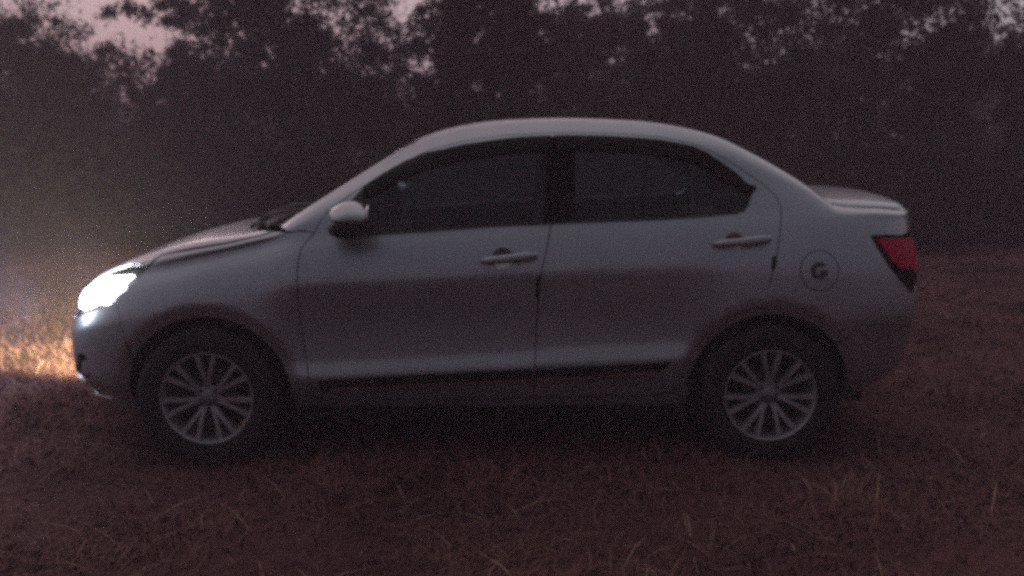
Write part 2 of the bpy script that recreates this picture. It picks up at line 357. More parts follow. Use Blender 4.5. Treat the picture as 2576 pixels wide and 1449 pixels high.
def panel(name, outline, material, holes=(), off=0., res=.032, skirt=.012, mirror=None, parent=None, inset=.0024, both=False, bow=None):
    """curved sheet of the body bounded by an outline in (s, v), with holes, its edges turned inward.
    mirror: None near side only; 'copy' a second object on the far side; both: one object across the middle"""
    poly = dens(np.array(outline), res*.8); hs = [dens(np.array(h), res*.6) for h in holes]
    lo, hi = poly.min(0), poly.max(0); X, Y = np.meshgrid(np.arange(lo[0]+res/2, hi[0], res), np.arange(lo[1]+res/2, hi[1], res), indexing='ij')
    gp = np.stack([X.ravel(), Y.ravel()], -1); m = inside(poly, gp)
    for h in hs: m &= ~inside(h, gp)
    gp = gp[m]
    allp = np.concatenate([poly]+hs); d = np.full(len(gp), 9.)
    for i in range(0, len(allp), 200): d = np.minimum(d, np.sqrt(((gp[:,None]-allp[None,i:i+200])**2).sum(-1)).min(1)) if len(gp) else d
    gp = gp[d > res*.4]
    pts = np.concatenate([allp, gp]); edges = []; k = 0
    for r_ in [poly]+hs:
        n = len(r_); edges += [(k+i, k+(i+1) % n) for i in range(n)]; k += n
    vv, ee, ff = delaunay_2d_cdt([Vector((float(a), float(b))) for a, b in pts], edges, [], 0, 1e-5)[:3]
    V2 = np.array([tuple(p) for p in vv]); F = np.array([f for f in ff if len(f) == 3]); c = V2[F].mean(1); keep = inside(poly, c)
    for h in hs: keep &= ~inside(h, c)
    F = F[keep]; used = np.unique(F); mp = -np.ones(len(V2), int); mp[used] = np.arange(len(used)); V2 = V2[used]; F = mp[F]
    a = V2[F[:,1]]-V2[F[:,0]]; b = V2[F[:,2]]-V2[F[:,0]]; flip = (a[:,0]*b[:,1]-a[:,1]*b[:,0]) < 0; F[flip] = F[flip][:, ::-1]
    if NS < 0: F = F[:, ::-1]
    P3 = surf(V2[:,0], V2[:,1]); N3 = normal(V2[:,0], V2[:,1])*NS
    # boundary edges
    E = {}
    for f in F:
        for q in range(3):
            e_ = (int(f[q]), int(f[(q+1) % 3])); E[e_] = 1
    B = [e_ for e_ in E if (e_[1], e_[0]) not in E]
    if inset:                                          # pull the edge inward a little so that neighbours leave a gap
        cen = {}; 
        for e_ in B:
            t_ = P3[e_[1]]-P3[e_[0]]; n_ = N3[e_[0]]; i_ = np.cross(n_, t_); L = np.linalg.norm(i_)
            if L > 1e-9:
                for q in e_: cen.setdefault(q, np.zeros(3)); cen[q] += i_/L
        for q, dv in cen.items():
            if both and abs(P3[q][1]) < 2e-3: dv = dv*[1, 0, 1]
            L = np.linalg.norm(dv); P3[q] += dv/max(L, 1e-9)*inset*(L > .1)
    o_ = off if bow is None else off+bow(V2)
    P3 = P3+N3*(np.asarray(o_)[..., None] if np.ndim(o_) else o_)
    if both: P3[abs(P3[:,1]) < 1.2e-2*0+2e-3, 1] = 0
    V, Fc, Nn = [P3], [F], [N3]; faces = [tuple(map(int, f)) for f in F]; base = len(P3)
    if skirt:
        idx = {}; sv, sn = [], []
        for e_ in B:
            if both and abs(P3[e_[0]][1]) < 3e-3 and abs(P3[e_[1]][1]) < 3e-3: continue
            for q in e_:
                if q not in idx: idx[q] = base+len(sv); sv += [P3[q], P3[q]-N3[q]*skirt]
            t_ = P3[e_[1]]-P3[e_[0]]; on = -np.cross(N3[e_[0]], t_)
            faces.append((idx[e_[1]], idx[e_[0]], idx[e_[0]]+1, idx[e_[1]]+1))
            for q in e_: sn.append((q, on))
        acc = {}
        for q, on in sn: acc[q] = acc.get(q, 0)+on/max(np.linalg.norm(on), 1e-9)
        sn2 = []
        for q in idx: n_ = acc[q]/max(np.linalg.norm(acc[q]), 1e-9); sn2 += [n_, n_]
        if sv: P3 = np.concatenate([P3, np.array(sv)]); N3 = np.concatenate([N3, np.array(sn2)])
    def mk(P, N, fc, suffix=''):
        return mesh_obj(name, P, fc, material, parent or CAR, smooth=True, normals=None if bow is not None else N)
    mf = [tuple(f[::-1]) for f in faces]; mP = P3*[1, -1, 1]; mN = N3*[1, -1, 1]
    if both:
        n0 = len(P3); return mk(np.concatenate([P3, mP]), np.concatenate([N3, mN]), faces+[tuple(i+n0 for i in f) for f in mf])
    o = mk(P3, N3, faces)
    if mirror == 'copy': mk(mP, mN, mf)
    return o
def arc(wi, r, a0, a1, n=22, Y=-.85):
    wx, wz = WH[wi]; return [tuple(('x', wx+r*math.cos(R(a0+(a1-a0)*i/n)), wz+r*math.sin(R(a0+(a1-a0)*i/n)))) for i in range(n+1)]
def ell(cx, cy, a, b, n=20, tilt=0):
    return [(cx+a*math.cos(6.2832*i/n)*math.cos(tilt)-b*math.sin(6.2832*i/n)*math.sin(tilt), cy+a*math.cos(6.2832*i/n)*math.sin(tilt)+b*math.sin(6.2832*i/n)*math.cos(tilt)) for i in range(n)]

CAR = tag(empty('parked_car', (0, 0, -.012)), 'silver four door saloon car parked on the grass with its headlamp lit', 'car')
RA = .362
# --- outlines read off the photograph, laid on the body surface
doorF_front = [(790,580),(781,590),(758,618),(750,650),(747,690),(749,740),(757,810),(764,860),(775,930),(788,988)]
doorF_top = [(804,551),(822,529),(838,514),(881,482),(953,439),(1024,396),(1110,363),(1225,339),(1311,331),(1396,327.5)]
split_dn = [(1396,327.5),(1393,420),(1390,500),(1386,557),(1377,612),(1364,667),(1356,720),(1350,800),(1346,902),(1342,957),(1340,993)]
doorR_top = [(1485,327),(1560,329),(1628,335),(1686,342),(1743,354),(1786,372),(1829,396),(1858,414),(1886,433),(1912,450),(1932,466),(1948,482),(1957.5,496),(1964,512),(1966,530)]
doorR_back = [(1966,530),(1963,583),(1957,619),(1948,660),(1938,705),(1933,718)]
FDo, RDo = P_(doorF_front[::-1]+doorF_top+split_dn[1:]+[(1168,996),(1000,1000),(820,1003)]), None
FDo = P_([(800,1002),(820,1003)])+P_(doorF_front[::-1])+P_(doorF_top)+P_(split_dn[1:])+P_([(1168,996),(1000,1000)])
arcR_door = arc(1, .40, 92, 160, 14)
RDo = P_(split_dn[::-1])+P_(doorR_top)+P_(doorR_back[1:])+P_(arcR_door)+P_([(1740,915),(1722,955),(1690,980),(1640,986),(1441,990)])
winF = P_([(846,585),(921,583.5),(1053,575.5),(1253,561),(1375,555.5),(1460,553),(1460,325),(1396,337),(1340,340),(1225,352),(1110,374),(1024,401),(967,432),(915,464),(884,500),(862,545)])
winR = P_([(1320,558),(1476,551),(1628,545.5),(1771,536),(1850,529),(1872,524.6),(1882,510),(1893,478),(1898,464),(1880,457.5),(1850,430),(1814,404),(1780,381),(1743,364),(1657,347.5),(1542,339),(1399,337),(1320,336)])
cupF, cupR = P_(ell(1265,642,27,25)), P_(ell(1848,600,23,20.5))
doorF = panel('front_door', FDo, M['paint'], [winF, cupF], mirror='copy'); doorR = panel('rear_door', RDo, M['paint'], [winR, cupR], mirror='copy')
for d_, nm in ((doorF, 0), (doorR, 1)):
    cu = (cupF, cupR)[nm]; cc = np.mean(cu, 0); rr = np.abs(np.array(cu)-cc).max(0)
    panel('handle_cup', cu, M['paint'], off=-.002, res=.008, skirt=0, inset=-.002, parent=d_, bow=lambda V2, cc=cc, rr=rr: -.025*np.clip(1-(((V2-cc)/rr)**2).sum(-1), 0, 1)**.8)
# door windows: front and rear panes with smoked visors, black pillar and corner pieces
gF = P_([(912,584),(921,583.5),(1053,575.5),(1253,561),(1368,556),(1372,470),(1374,334),(1340,336),(1225,348),(1110,370),(1024,397),(967,428),(912,462)])
panel('side_window', gF, M['glass'], off=-.010, skirt=.004, mirror='copy', inset=0, parent=None)
gR = P_([(1448,552),(1628,545.5),(1738,538.5),(1738,361),(1657,344),(1542,336),(1446,334)])
panel('side_window', gR, M['glass'], off=-.010, skirt=.004, mirror='copy', inset=0)
gQ = P_([(1745,538),(1850,529.5),(1876,524.6),(1884,510),(1895,478),(1882,455),(1850,427),(1814,400),(1780,377),(1745,362)])
panel('side_window', gQ, M['glass'], off=-.010, skirt=.004, mirror='copy', inset=0)
panel('window_divider', P_([(1736,540),(1747,539),(1747,360),(1736,357)]), M['black'], off=-.006, mirror='copy', inset=0)
panel('pillar_cover', P_([(1366,557),(1387,556),(1391,500),(1395,420),(1397,334),(1376,335),(1372,440)]), M['shell'], off=-.003, mirror='copy', inset=.0015)
panel('pillar_cover', P_([(1387,556),(1450,552.5),(1447,440),(1446,335),(1397,334),(1395,420),(1391,500)]), M['shell'], off=-.003, mirror='copy', inset=.0015)
panel('mirror_corner', P_([(846,585),(914,584),(914,464),(884,500),(862,545)]), M['black'], off=-.004, mirror='copy', inset=0)
vF = P_([(917,463),(967,431),(1024,399.5),(1110,372.5),(1225,351),(1340,339),(1387,337),(1387,372),(1340,373),(1225,385),(1110,409),(1024,438),(967,466),(935,486),(915,489)])
panel('window_visor', vF, M['visor'], off=.010, skirt=.014, mirror='copy', inset=0)
vR = P_([(1399,336.5),(1542,338.5),(1657,347),(1743,363.5),(1780,380),(1814,403),(1850,429),(1880,457.5),(1903,464),(1900,472),(1880,477),(1850,462),(1814,440),(1780,417),(1743,398),(1657,381),(1542,373),(1399,372)])
panel('window_visor', vR, M['visor'], off=.010, skirt=.014, mirror='copy', inset=0)
panel('window_seal', P_([(846,587.5),(921,586),(1053,578),(1253,563.5),(1386,558),(1386,553),(1253,558),(1053,572.5),(921,580.5),(848,582)]), M['black'], off=.004, res=.02, mirror='copy', inset=0)
panel('window_seal', P_([(1388,557.5),(1476,553.5),(1628,548),(1771,538.5),(1858,531),(1856,526),(1771,533),(1628,542.5),(1476,548),(1390,552.5)]), M['black'], off=.004, res=.02, mirror='copy', inset=0)
# front wing
XA = -.925
wing = P_([(372,668),(385,652),(406,636),(498,619),(571,606),(644,589),(690,577),(722,578.5),(790,579),(781,590)])+P_(doorF_front[2:])+P_([(786,1012),(745,1020)])+P_(arc(0, RA, -4, 152, 26))+P_([(312,840),(298,780),(292,748),(304,730),(337,706),(346,691)])
panel('front_wing', wing, M['paint'], mirror='copy')
# rear quarter with the roof rail, one pressing from windscreen foot to tail
ps = lambda xs, v: [('p', x, v) for x in xs]
quarter = P_([(722,577),(790,578.5)])+P_(doorF_top)+P_(doorR_top)+P_(doorR_back[1:])+P_(arc(1, .40, 92, 168, 14)[1:])+P_(arc(1, RA, 172, 38, 24))+P_([(2140,836),(2180,792),(2240,752),(2285,722)])+P_([(2262,696),(2238,666),(2212,625),(2190,586),(2230,584),(2268,585)])+[np.array(p) for p in ((1.97,1.035),(2.0,1.08),(2.0,1.30),(1.985,1.5),(1.95,VR+.004))]
qv = [np.array([x, VR+.012]) for x in (1.87,1.80,1.7,1.6,1.5)]+[np.array([x, VE-.012]) for x in np.linspace(1.44, -.30, 24)]+[np.array([x, VR+.036]) for x in np.linspace(-.36, -.90, 8)]
flap = P_(ell(2062,674,49,51,28))
dashq = quarter+qv
panel('rear_quarter', dashq, M['paint'], [flap], mirror='copy', inset=.0018)
fl = panel('fuel_flap', flap, M['paint'], res=.02)
# emblem on the fuel flap: a dark ring open on its right with a bar, like the letter G
gpts = []
c0 = (2062, 674)
ro, ri = 22, 10
outer = [(c0[0]+ro*math.cos(R(a)), c0[1]-ro*math.sin(R(a))) for a in range(42, 340, 16)]+[(c0[0]+ro*.98, c0[1]-1)]+[(c0[0]+2, c0[1]-1),(c0[0]+2, c0[1]+8),(c0[0]+ri*.9, c0[1]+9)]
innr = [(c0[0]+ri*math.cos(R(a)), c0[1]-ri*math.sin(R(a))) for a in range(316, 50, -18)]
panel('flap_emblem', P_(outer+innr), M['mark'], off=.003, res=.012, skirt=.003, inset=0, parent=fl)
# sill
panel('sill', P_([(742,1022),(786,1014),(791,1000),(820,1005),(1168,999),(1340,996),(1441,993),(1640,989),(1692,983),(1724,958),(1736,975)])+P_([('x', .868, .26)])+[np.array([.87, VK[1]+.02]), np.array([0, VK[1]+.02]), np.array([-.85, VK[1]+.02])], M['paint'], off=-.004, mirror='copy')
# side mouldings with a bright strip, in two pieces
def mould(a, b_): 
    return P_(a+b_[::-1])
mo = [mould([(800,951),(940,943),(1168,930),(1338,922)], [(812,974),(940,967),(1168,955),(1338,948)]),
      mould([(1344,922),(1441,917),(1560,911),(1691,903)], [(1344,948),(1441,944),(1560,939),(1645,931)])]
cs = [mould([(832,963),(1000,956),(1168,947.5),(1334,941)], [(834,969),(1000,962),(1168,953),(1334,946)]), mould([(1348,940),(1500,933),(1652,921)], [(1348,945.5),(1500,939),(1648,928)])]
for k, d_ in ((0, doorF), (1, doorR)):
    mm = panel('side_moulding', mo[k], M['shell'], off=.016, skirt=.02, inset=0, parent=d_, res=.02)
    panel('bright_strip', cs[k], M['chrome'], off=.021, skirt=.006, inset=0, parent=d_, res=.02)
# bonnet, roof, windscreen, rear window, boot lid
hood_side = [np.array([x, VR+.004]) for x in np.linspace(-.94, -1.36, 8)]
vn = 1.22
bonnet = hood_side+P_([(404,634),(385,648),(372,664),(352,655)])+[np.array(p) for p in ((-1.64,VR-.032),(-1.74,VR-.032),(-1.84,VR-.032),(-1.94,VR-.032),(-2.05,1.56),(-2.155,1.43),(-2.21,1.25),(-2.35,1.22))]+[np.array([S0, vn]), np.array([S0, VC])]+P_([('t',-1.16,.0),('t',-1.15,.2),('t',-1.12,.4),('t',-1.05,.58)])
panel('bonnet', bonnet, M['paint'], both=True, res=.035)
base = P_([('t',-.905,.705),('t',-.95,.62),('t',-1.02,.42),('t',-1.055,.2),('t',-1.07,.0)])
head = P_([('t',-.44,.0),('t',-.425,.2),('t',-.385,.4),('t',-.33,.545)])
panel('windscreen', [np.array([x, VR+.040]) for x in np.linspace(-.36, -.89, 8)]+base+head, M['glass'], both=True, res=.05, off=-.004, inset=.002)
panel('cowl', P_([('t',-.93,.715),('t',-.975,.63),('t',-1.035,.42),('t',-1.07,.2),('t',-1.085,.0),('t',-1.15,.0),('t',-1.14,.2),('t',-1.11,.4),('t',-1.04,.58),('t',-.97,.70)]), M['black'], both=True, off=-.012)
rbk = P_([('t',.90,.0),('t',.91,.2),('t',.94,.4),('t',.985,.545)])
panel('roof', [np.array([x, VE-.009]) for x in np.linspace(.99, -.31, 18)]+head[::-1]+rbk, M['paint'], both=True, res=.045)
rb = P_([('t',1.50,.0),('t',1.49,.25),('t',1.47,.45),('t',1.44,.575)])
panel('rear_window', rbk+[np.array([x, VE-.009]) for x in np.linspace(1.02, 1.43, 6)][:-1]+rb[::-1], M['glass'], both=True, res=.05, off=-.004)
tl_ = P_([('t',1.53,.0),('t',1.52,.25),('t',1.50,.45),('t',1.475,.60)])
panel('boot_lid', tl_+[np.array([x, VR+.018]) for x in (1.52,1.6,1.7,1.80,1.88)]+[np.array(p) for p in ((1.958,VR+.009),(1.991,1.5),(2.006,1.30),(2.006,1.08),(1.99,1.036),(2.055,1.005),(2.137,.93),(2.147,.855),(2.19,.80))]+P_([('r',.3,.74)])+P_([('r',.05,.73)])+[np.array([S1, P_([('r',.05,.73)])[0][1]]), np.array([S1, VC])], M['paint'], both=True, res=.035)
# lamps
VT = VR-.035
lampF = P_([(372,667),(352,657)])+[np.array(p) for p in ((-1.64,VT),(-1.74,VT),(-1.84,VT),(-1.94,VT),(-2.05,1.55),(-2.15,1.42),(-2.2,1.24),(-2.17,1.09),(-2.06,1.01),(-1.95,.985),(-1.87,.98),(-1.80,.975),(-1.75,.975))]+P_([(264,761),(302,729),(337,706),(346,690)])
hl = panel('headlamp', lampF, M['lens'], off=.001, mirror='copy', res=.02, inset=.002, skirt=.01)
panel('lamp_bowl', lampF, M['shell'], off=-.045, mirror='copy', res=.025, inset=-.002, skirt=0)
lit = P_([(329,683),(300,685)])+[np.array(p) for p in ((-1.76,1.42),(-1.86,1.45),(-1.95,1.43),(-2.04,1.36),(-2.09,1.24),(-2.07,1.13),(-2.0,1.06),(-1.92,1.03),(-1.85,1.02),(-1.79,1.02))]+P_([(259,757),(282,735),(304,711),(306,700)])
panel('lit_reflector', lit, M['lit'], off=-.012, res=.02, inset=0, skirt=.02, mirror='copy')
panel('lamp_trim', P_([(371,666),(348,657),(306,655),(284,664),(306,659),(345,660)]), M['alloy'], off=-.004, res=.012, inset=0, skirt=.003)
panel('lamp_trim', P_([(338,704),(316,716),(290,734),(264,757),(266,760),(292,738),(318,720)]), M['chrome'], off=-.004, res=.012, inset=0, skirt=.003)
# front bumper, grille, lower intake, fog lamp
bump = P_([(344,870)])[:0]+P_(arc(0, RA, 156, 186, 6))+[np.array([P_([('x',-1.585,.22)])[0][0]-.02, VK[2]])]+[np.array([s_, VK[2]-.02]) for s_ in np.linspace(XF-.72, S0, 10)]+[np.array([S0, vn]), np.array([-2.35,1.21])]
fogc = P_([('f',.64,.36)])[0]
bump += [np.array(p) for p in ((-2.205,1.2),(-2.175,1.085),(-2.065,1.0),(-1.95,.975),(-1.87,.97),(-1.80,.965),(-1.745,.965))]+P_([(268,768),(292,748),(298,780),(312,840)])
def ang(p): return p
grille = P_([('f',.0,.645),('f',.2,.64),('f',.36,.62),('f',.34,.55),('f',.2,.50),('f',.0,.495)])
grille[0][0] = grille[-1][0] = S0
intake = P_([('f',.0,.40),('f',.3,.40),('f',.45,.38),('f',.40,.28),('f',.2,.265),('f',.0,.265)]); intake[0][0] = intake[-1][0] = S0
fog = P_([(196,882),(212,884),(224,905),(228,936),(216,952),(200,950),(192,925)])
panel('front_bumper', bump, M['paint'], [fog], both=False, mirror='copy', res=.03, inset=.001)
panel('grille', grille, M['black'], both=True, off=.004, res=.03); panel('lower_intake', intake, M['black'], both=True, off=.004, res=.03)
panel('fog_lamp_recess', fog, M['black'], off=-.03, res=.02, mirror='copy', inset=-.003, skirt=0)
panel('fog_lamp', P_([(198,905),(208,900),(218,908),(222,925),(216,940),(204,942),(197,928)]), M['hub'], off=-.012, res=.012, mirror='copy', inset=0, skirt=.012)
panel('fog_lamp_trim', P_([(196,950),(215,975),(245,992),(282,999),(282,995),(246,986),(221,968),(204,946)]), M['chrome'], off=.003, res=.015, inset=0, skirt=.004)
# rear bumper, tail lamp
xb = P_([('x',1.585,.22)])[0]
rbp = P_(arc(1, RA, 36, -8, 8))+[np.array([XR+.52, VK[2]])]+[np.array([s_, VK[2]-.02]) for s_ in np.linspace(XR+.56, S1, 12)]
zrb = P_([('r',.05,.72)])[0][1]
rbp += [np.array([S1, zrb])]+P_([('r',.3,.73),('r',.5,.74)])+P_([('r',.70,.735)])+P_([(2285,722),(2240,752),(2180,792),(2140,836)])
panel('rear_bumper', rbp, M['paint'], both=False, mirror='copy', res=.03, inset=.0006)
tlo = P_([(2190,586),(2230,585),(2268,586)])+[np.array(p) for p in ((1.97,1.033),(2.05,1.0),(2.13,.93),(2.14,.86),(2.07,.80),(1.964,.79))]+P_([(2288,716),(2262,694),(2238,665),(2212,625)])
tlc = np.mean(tlo, 0); tli = [p+(tlc-p)/np.linalg.norm(tlc-p)*.018 for p in tlo]
tb = panel('tail_lamp', tlo, M['shell'], off=.002, mirror='copy', res=.025)
panel('red_lens', P_([(2204,594),(2240,592),(2266,593)])+[np.array(p) for p in ((1.97,1.012),(2.04,.98),(2.10,.92),(2.05,.865),(1.97,.855))]+P_([(2284,668),(2262,668),(2243,650),(2222,620)]), M['red'], off=.007, res=.02, inset=0, skirt=.006, parent=tb)
# door edge guards
for (u, v0, v1, d_) in ((1354,688,738,doorF),(1948,637,670,doorR)):
    panel('edge_guard', P_([(u-4,v0),(u+6,v0),(u+3,v1),(u-7,v1)]), M['rubber'], off=.006, res=.02, skirt=.008, inset=0, parent=d_)
# handles
for (x0, z0, x1, z1, d_) in ((1209,648,1352,634,doorF),(1792,606,1938,593,doorR)):
    a = surf(*P_([(x0,z0)])[0]); b_ = surf(*P_([(x1,z1)])[0]); pts = []
    n = 13; V, F = [], []
    for i in range(n):
        k = i/(n-1); p = a+(b_-a)*k; out = .012+.032*math.sin(math.pi*k)**.5; hh = (.0165+.006*k)*min(1, 3.2*min(k+.12, 1.12-k))**.5
        for j in range(10):
            t = 2*math.pi*j/10; V.append((p[0], p[1]-out+.009*math.cos(t)*(-1), p[2]+hh*math.sin(t)))
    for i in range(n-1):
        for j in range(10): F.append((i*10+j, (i+1)*10+j, (i+1)*10+(j+1) % 10, i*10+(j+1) % 10))
    F += [tuple(range(10))[::-1], tuple(range((n-1)*10, n*10))]
    mesh_obj('door_handle', V, [f[::-1] for f in F], M['paint'], d_, smooth=True)
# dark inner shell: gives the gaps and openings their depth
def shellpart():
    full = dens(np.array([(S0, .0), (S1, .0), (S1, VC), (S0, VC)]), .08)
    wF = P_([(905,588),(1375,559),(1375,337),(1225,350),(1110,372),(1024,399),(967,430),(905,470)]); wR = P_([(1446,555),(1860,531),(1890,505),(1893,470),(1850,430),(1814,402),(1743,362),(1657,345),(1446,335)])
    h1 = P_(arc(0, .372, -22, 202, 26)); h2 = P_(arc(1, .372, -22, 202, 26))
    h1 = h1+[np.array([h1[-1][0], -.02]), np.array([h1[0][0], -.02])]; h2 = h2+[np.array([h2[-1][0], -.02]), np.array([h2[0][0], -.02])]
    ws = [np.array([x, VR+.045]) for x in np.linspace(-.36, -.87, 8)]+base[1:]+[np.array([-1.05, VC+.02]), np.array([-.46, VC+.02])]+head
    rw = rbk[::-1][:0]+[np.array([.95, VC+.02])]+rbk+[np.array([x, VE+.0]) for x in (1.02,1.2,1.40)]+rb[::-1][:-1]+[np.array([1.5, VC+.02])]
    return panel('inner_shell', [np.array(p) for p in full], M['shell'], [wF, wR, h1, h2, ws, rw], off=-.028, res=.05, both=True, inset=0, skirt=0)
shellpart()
# wheel wells, floor
for wx, wz in WH:
    for sy in (-1, 1):
        V, F = [], []; n = 26
        for i in range(n+1):
            a = R((4+204*i/n) if wx > 0 else (-28+204*i/n))
            for yy, rr in ((-.76, .372), (-.52, .36)): V.append((wx+rr*math.cos(a), yy*-sy if sy < 0 and False else sy*abs(yy), wz+rr*math.sin(a)))
        for i in range(n): F.append((2*i, 2*i+2, 2*i+3, 2*i+1))
        c = len(V); V.append((wx, sy*.52, wz))
        for i in range(n): F.append((2*i+1, 2*i+3, c))
        mesh_obj('wheel_well', V, F, M['shell'], CAR)
rbox('floor_pan', (0, 0, .25), (3.5, 1.0, .12), M['shell'], CAR); rbox('floor_pan', (0, 0, .24), (1.66, 1.56, .12), M['shell'], CAR)
# --- interior
def seat(x, y, wdt):
    o = empty('seat', (x, y, .30), CAR)
    rbox('cushion', (0, 0, .12), (.50, wdt, .16), M['seat'], o, .05)
    b_ = rbox('backrest', (.27, 0, .46), (.13, wdt, .60), M['seat'], o, .05); b_.rotation_euler = (0, 0, 0)
    me = b_.data
    for v in me.vertices: v.co.x += (v.co.z-.2)*.28
    return o
for yy in (-.37, .37):
    o = seat(-.10, yy, .48); h_ = rbox('headrest', (.42, 0, .86), (.10, .26, .17), M['seat'], o, .04)
o = seat(.72, 0, 1.25)
for yy in (-.38, .38): rbox('headrest', (.40, yy, .80), (.09, .26, .14), M['seat'], o, .035)
rbox('dashboard', (-.80, 0, .82), (.42, 1.40, .20), M['black'], CAR, .06)
sw = empty('steering_wheel', (-.50, .36, .92), CAR); sw.rotation_euler = (0, R(-65), 0)
V, F = [], []
for i in range(32):
    a = 2*math.pi*i/32
    for j in range(8):
        b2 = 2*math.pi*j/8; rr = .18+.014*math.cos(b2); V.append((rr*math.cos(a), rr*math.sin(a), .014*math.sin(b2)))
for i in range(32):
    for j in range(8): F.append((i*8+j, ((i+1) % 32)*8+j, ((i+1) % 32)*8+(j+1) % 8, i*8+(j+1) % 8))
mesh_obj('steering_rim', V, F, M['black'], sw, smooth=True); rbox('steering_hub', (0, 0, -.01), (.12, .34, .03), M['black'], sw, .012)
# --- wheels
ty_prof = [(.200,-.085),(.215,-.094),(.245,-.100),(.275,-.098),(.296,-.088),(.306,-.070),(.309,-.045),(.309,-.043),(.302,-.041),(.302,-.034),(.309,-.032),(.310,-.005),(.303,-.003),(.303,.003),(.310,.005),(.309,.032),(.302,.034),(.302,.041),(.309,.043),(.306,.070),(.296,.088),(.275,.098),(.245,.100),(.215,.094),(.200,.085)]
tV, tF = lathe(ty_prof, 64)
rim_prof = [(.201,-.082),(.203,-.086),(.202,-.090),(.199,-.091),(.195,-.087),(.190,-.070),(.184,-.050),(.178,.0),(.182,.085),(.203,.088)]
rV, rF = lathe(rim_prof, 72)
def spoke_mesh(sgn):
    # one spoke lying along +Z, running off centre so that two make a pair
    st_ = [(.040, 7.0*sgn, .022, -.062, .030), (.075, 6.5*sgn, .021, -.070, .026), (.12, 8.6*sgn, .024, -.078, .024), (.165, 10.2*sgn, .028, -.082, .024), (.198, 11.0*sgn, .033, -.084, .022)]
    V, F = [], []
    for r, a, w_, y, d in st_:
        c = math.sin(R(a))*r; z = math.cos(R(a))*r
        V += [(c-w_/2, y+d, z), (c-w_*.36, y, z), (c+w_*.36, y, z), (c+w_/2, y+d, z)]
    for i in range(len(st_)-1):
        for j in range(3): F.append((i*4+j, i*4+j+1, (i+1)*4+j+1, (i+1)*4+j))
        F.append((i*4+3, i*4, (i+1)*4, (i+1)*4+3))
    return V, F
me_sp = []
for sgn in (-1, 1):
    V, F = spoke_mesh(sgn); me = bpy.data.meshes.new('spoke'); me.from_pydata(V, [], F); me.materials.append(M['alloy']); me_sp.append(me)
hubV, hubF = lathe([(.0,-.074),(.024,-.073),(.030,-.068),(.034,-.062),(.052,-.060),(.058,-.050),(.058,.0)], 32)
discV, discF = lathe([(.05,-.02),(.125,-.02),(.125,-.006),(.05,-.006)], 40)
for wi, (wx, wz) in enumerate(WH):
    for sy in (-1, 1):
        wh = empty('wheel', (wx, .755*sy, wz+.003), CAR)
        if sy > 0: wh.rotation_euler = (0, 0, math.pi)
        mesh_obj('tyre', tV, tF, M['rubber'], wh, smooth=True); mesh_obj('rim', rV, rF, M['alloy'], wh, smooth=True); mesh_obj('hub_cap', hubV, hubF, M['hub'], wh, smooth=True); mesh_obj('brake_disc', discV, discF, M['black'], wh, smooth=True)
        for k in range(7):
            for q in (0, 1):
                o = bpy.data.objects.new('spoke', me_sp[q]); C.objects.link(o); o.parent = wh; o.rotation_euler = (0, R(360/7*k), 0)
        for k in range(4):
            a = R(90*k+45); V, F = lathe([(0,-.066),(.008,-.066),(.009,-.055)], 8); o = mesh_obj('wheel_nut', [(p[0]+.043*math.cos(a), p[1], p[2]+.043*math.sin(a)) for p in V], F, M['black'], wh)
# --- door mirror (near side; the far one mirrored)
def mirror_body(sy):
    root_ = empty('door_mirror', (0, 0, 0), CAR)
    def half(name, sec, m):
        V, F = [], []; n = 20
        for (Y, u0, u1, v0, v1) in sec:                # side view box of each slice in pixels at depth Y
            a = back(u0, v0, Y); b2 = back(u1, v1, Y); cx, cz, hx, hz_ = (a[0]+b2[0])/2, (a[2]+b2[2])/2, abs(b2[0]-a[0])/2, abs(b2[2]-a[2])/2
            for i in range(n):
                t = 2*math.pi*i/n; ct, st2 = math.cos(t), math.sin(t); e = 2.2
                x = abs(ct)**(2/e)*math.copysign(1, ct); z = abs(st2)**(2/e)*math.copysign(1, st2)
                z2 = z*(1 if z < 0 else (1-.38*max(0, -x)**1.4)); V.append((cx+hx*x, Y*(-sy), cz+hz_*z2))
        m_ = len(sec)
        for i in range(m_-1):
            for j in range(n): F.append((i*n+j, (i+1)*n+j, (i+1)*n+(j+1) % n, i*n+(j+1) % n))
        F += [tuple(range(n)), tuple(range((m_-1)*n, m_*n))[::-1]]
        if sy > 0: F = [f[::-1] for f in F]
        return mesh_obj(name, V, F, m, root_, smooth=True)
    half('mirror_cap', [(-.835,850,912,514,548),(-.86,836,921,503,556),(-.89,829,924,498,560),(-.93,826,925,499,562),(-.97,827,924,506,562),(-1.0,830,922,517,560),(-1.022,838,917,530,557),(-1.032,850,908,541,553)], M['paint'])
    half('mirror_base', [(-.84,834,918,540,582),(-.88,825,920,540,592),(-.94,822,917,540,594),(-.99,824,902,542,590),(-1.010,834,885,548,580)], M['black'])
    for (Y0, Y1) in ((-.79, -.86),):
        a, b2 = back(868, 566, Y0), back(872, 572, Y1); V, F = tube([(a[0], Y0*sy*-1, a[2]), (b2[0], Y1*sy*-1, b2[2])], [.030, .026], 12); mesh_obj('mirror_foot', V, F, M['black'], root_, smooth=True)
    # glass facing back
    Y = -.93; p = back(925.5, 536, Y); V = []; n = 20
    for i in range(n):
        t = 2*math.pi*i/n; V.append((p[0]+.001, (Y+.072*abs(math.cos(t))**.8*math.copysign(1, math.cos(t)))*-sy, p[2]+.047*abs(math.sin(t))**.8*math.copysign(1, math.sin(t))))
    V2_ = [(x+.006, y, z) for x, y, z in V]; mesh_obj('mirror_glass', V+V2_, [tuple(range(n)), tuple(range(n, 2*n))[::-1]]+[(i, (i+1) % n, n+(i+1) % n, n+i) for i in range(n)], M['chrome'] if sy < 0 else M['gloss'], root_)  # far glass is gloss black to keep a bright reflection out of it
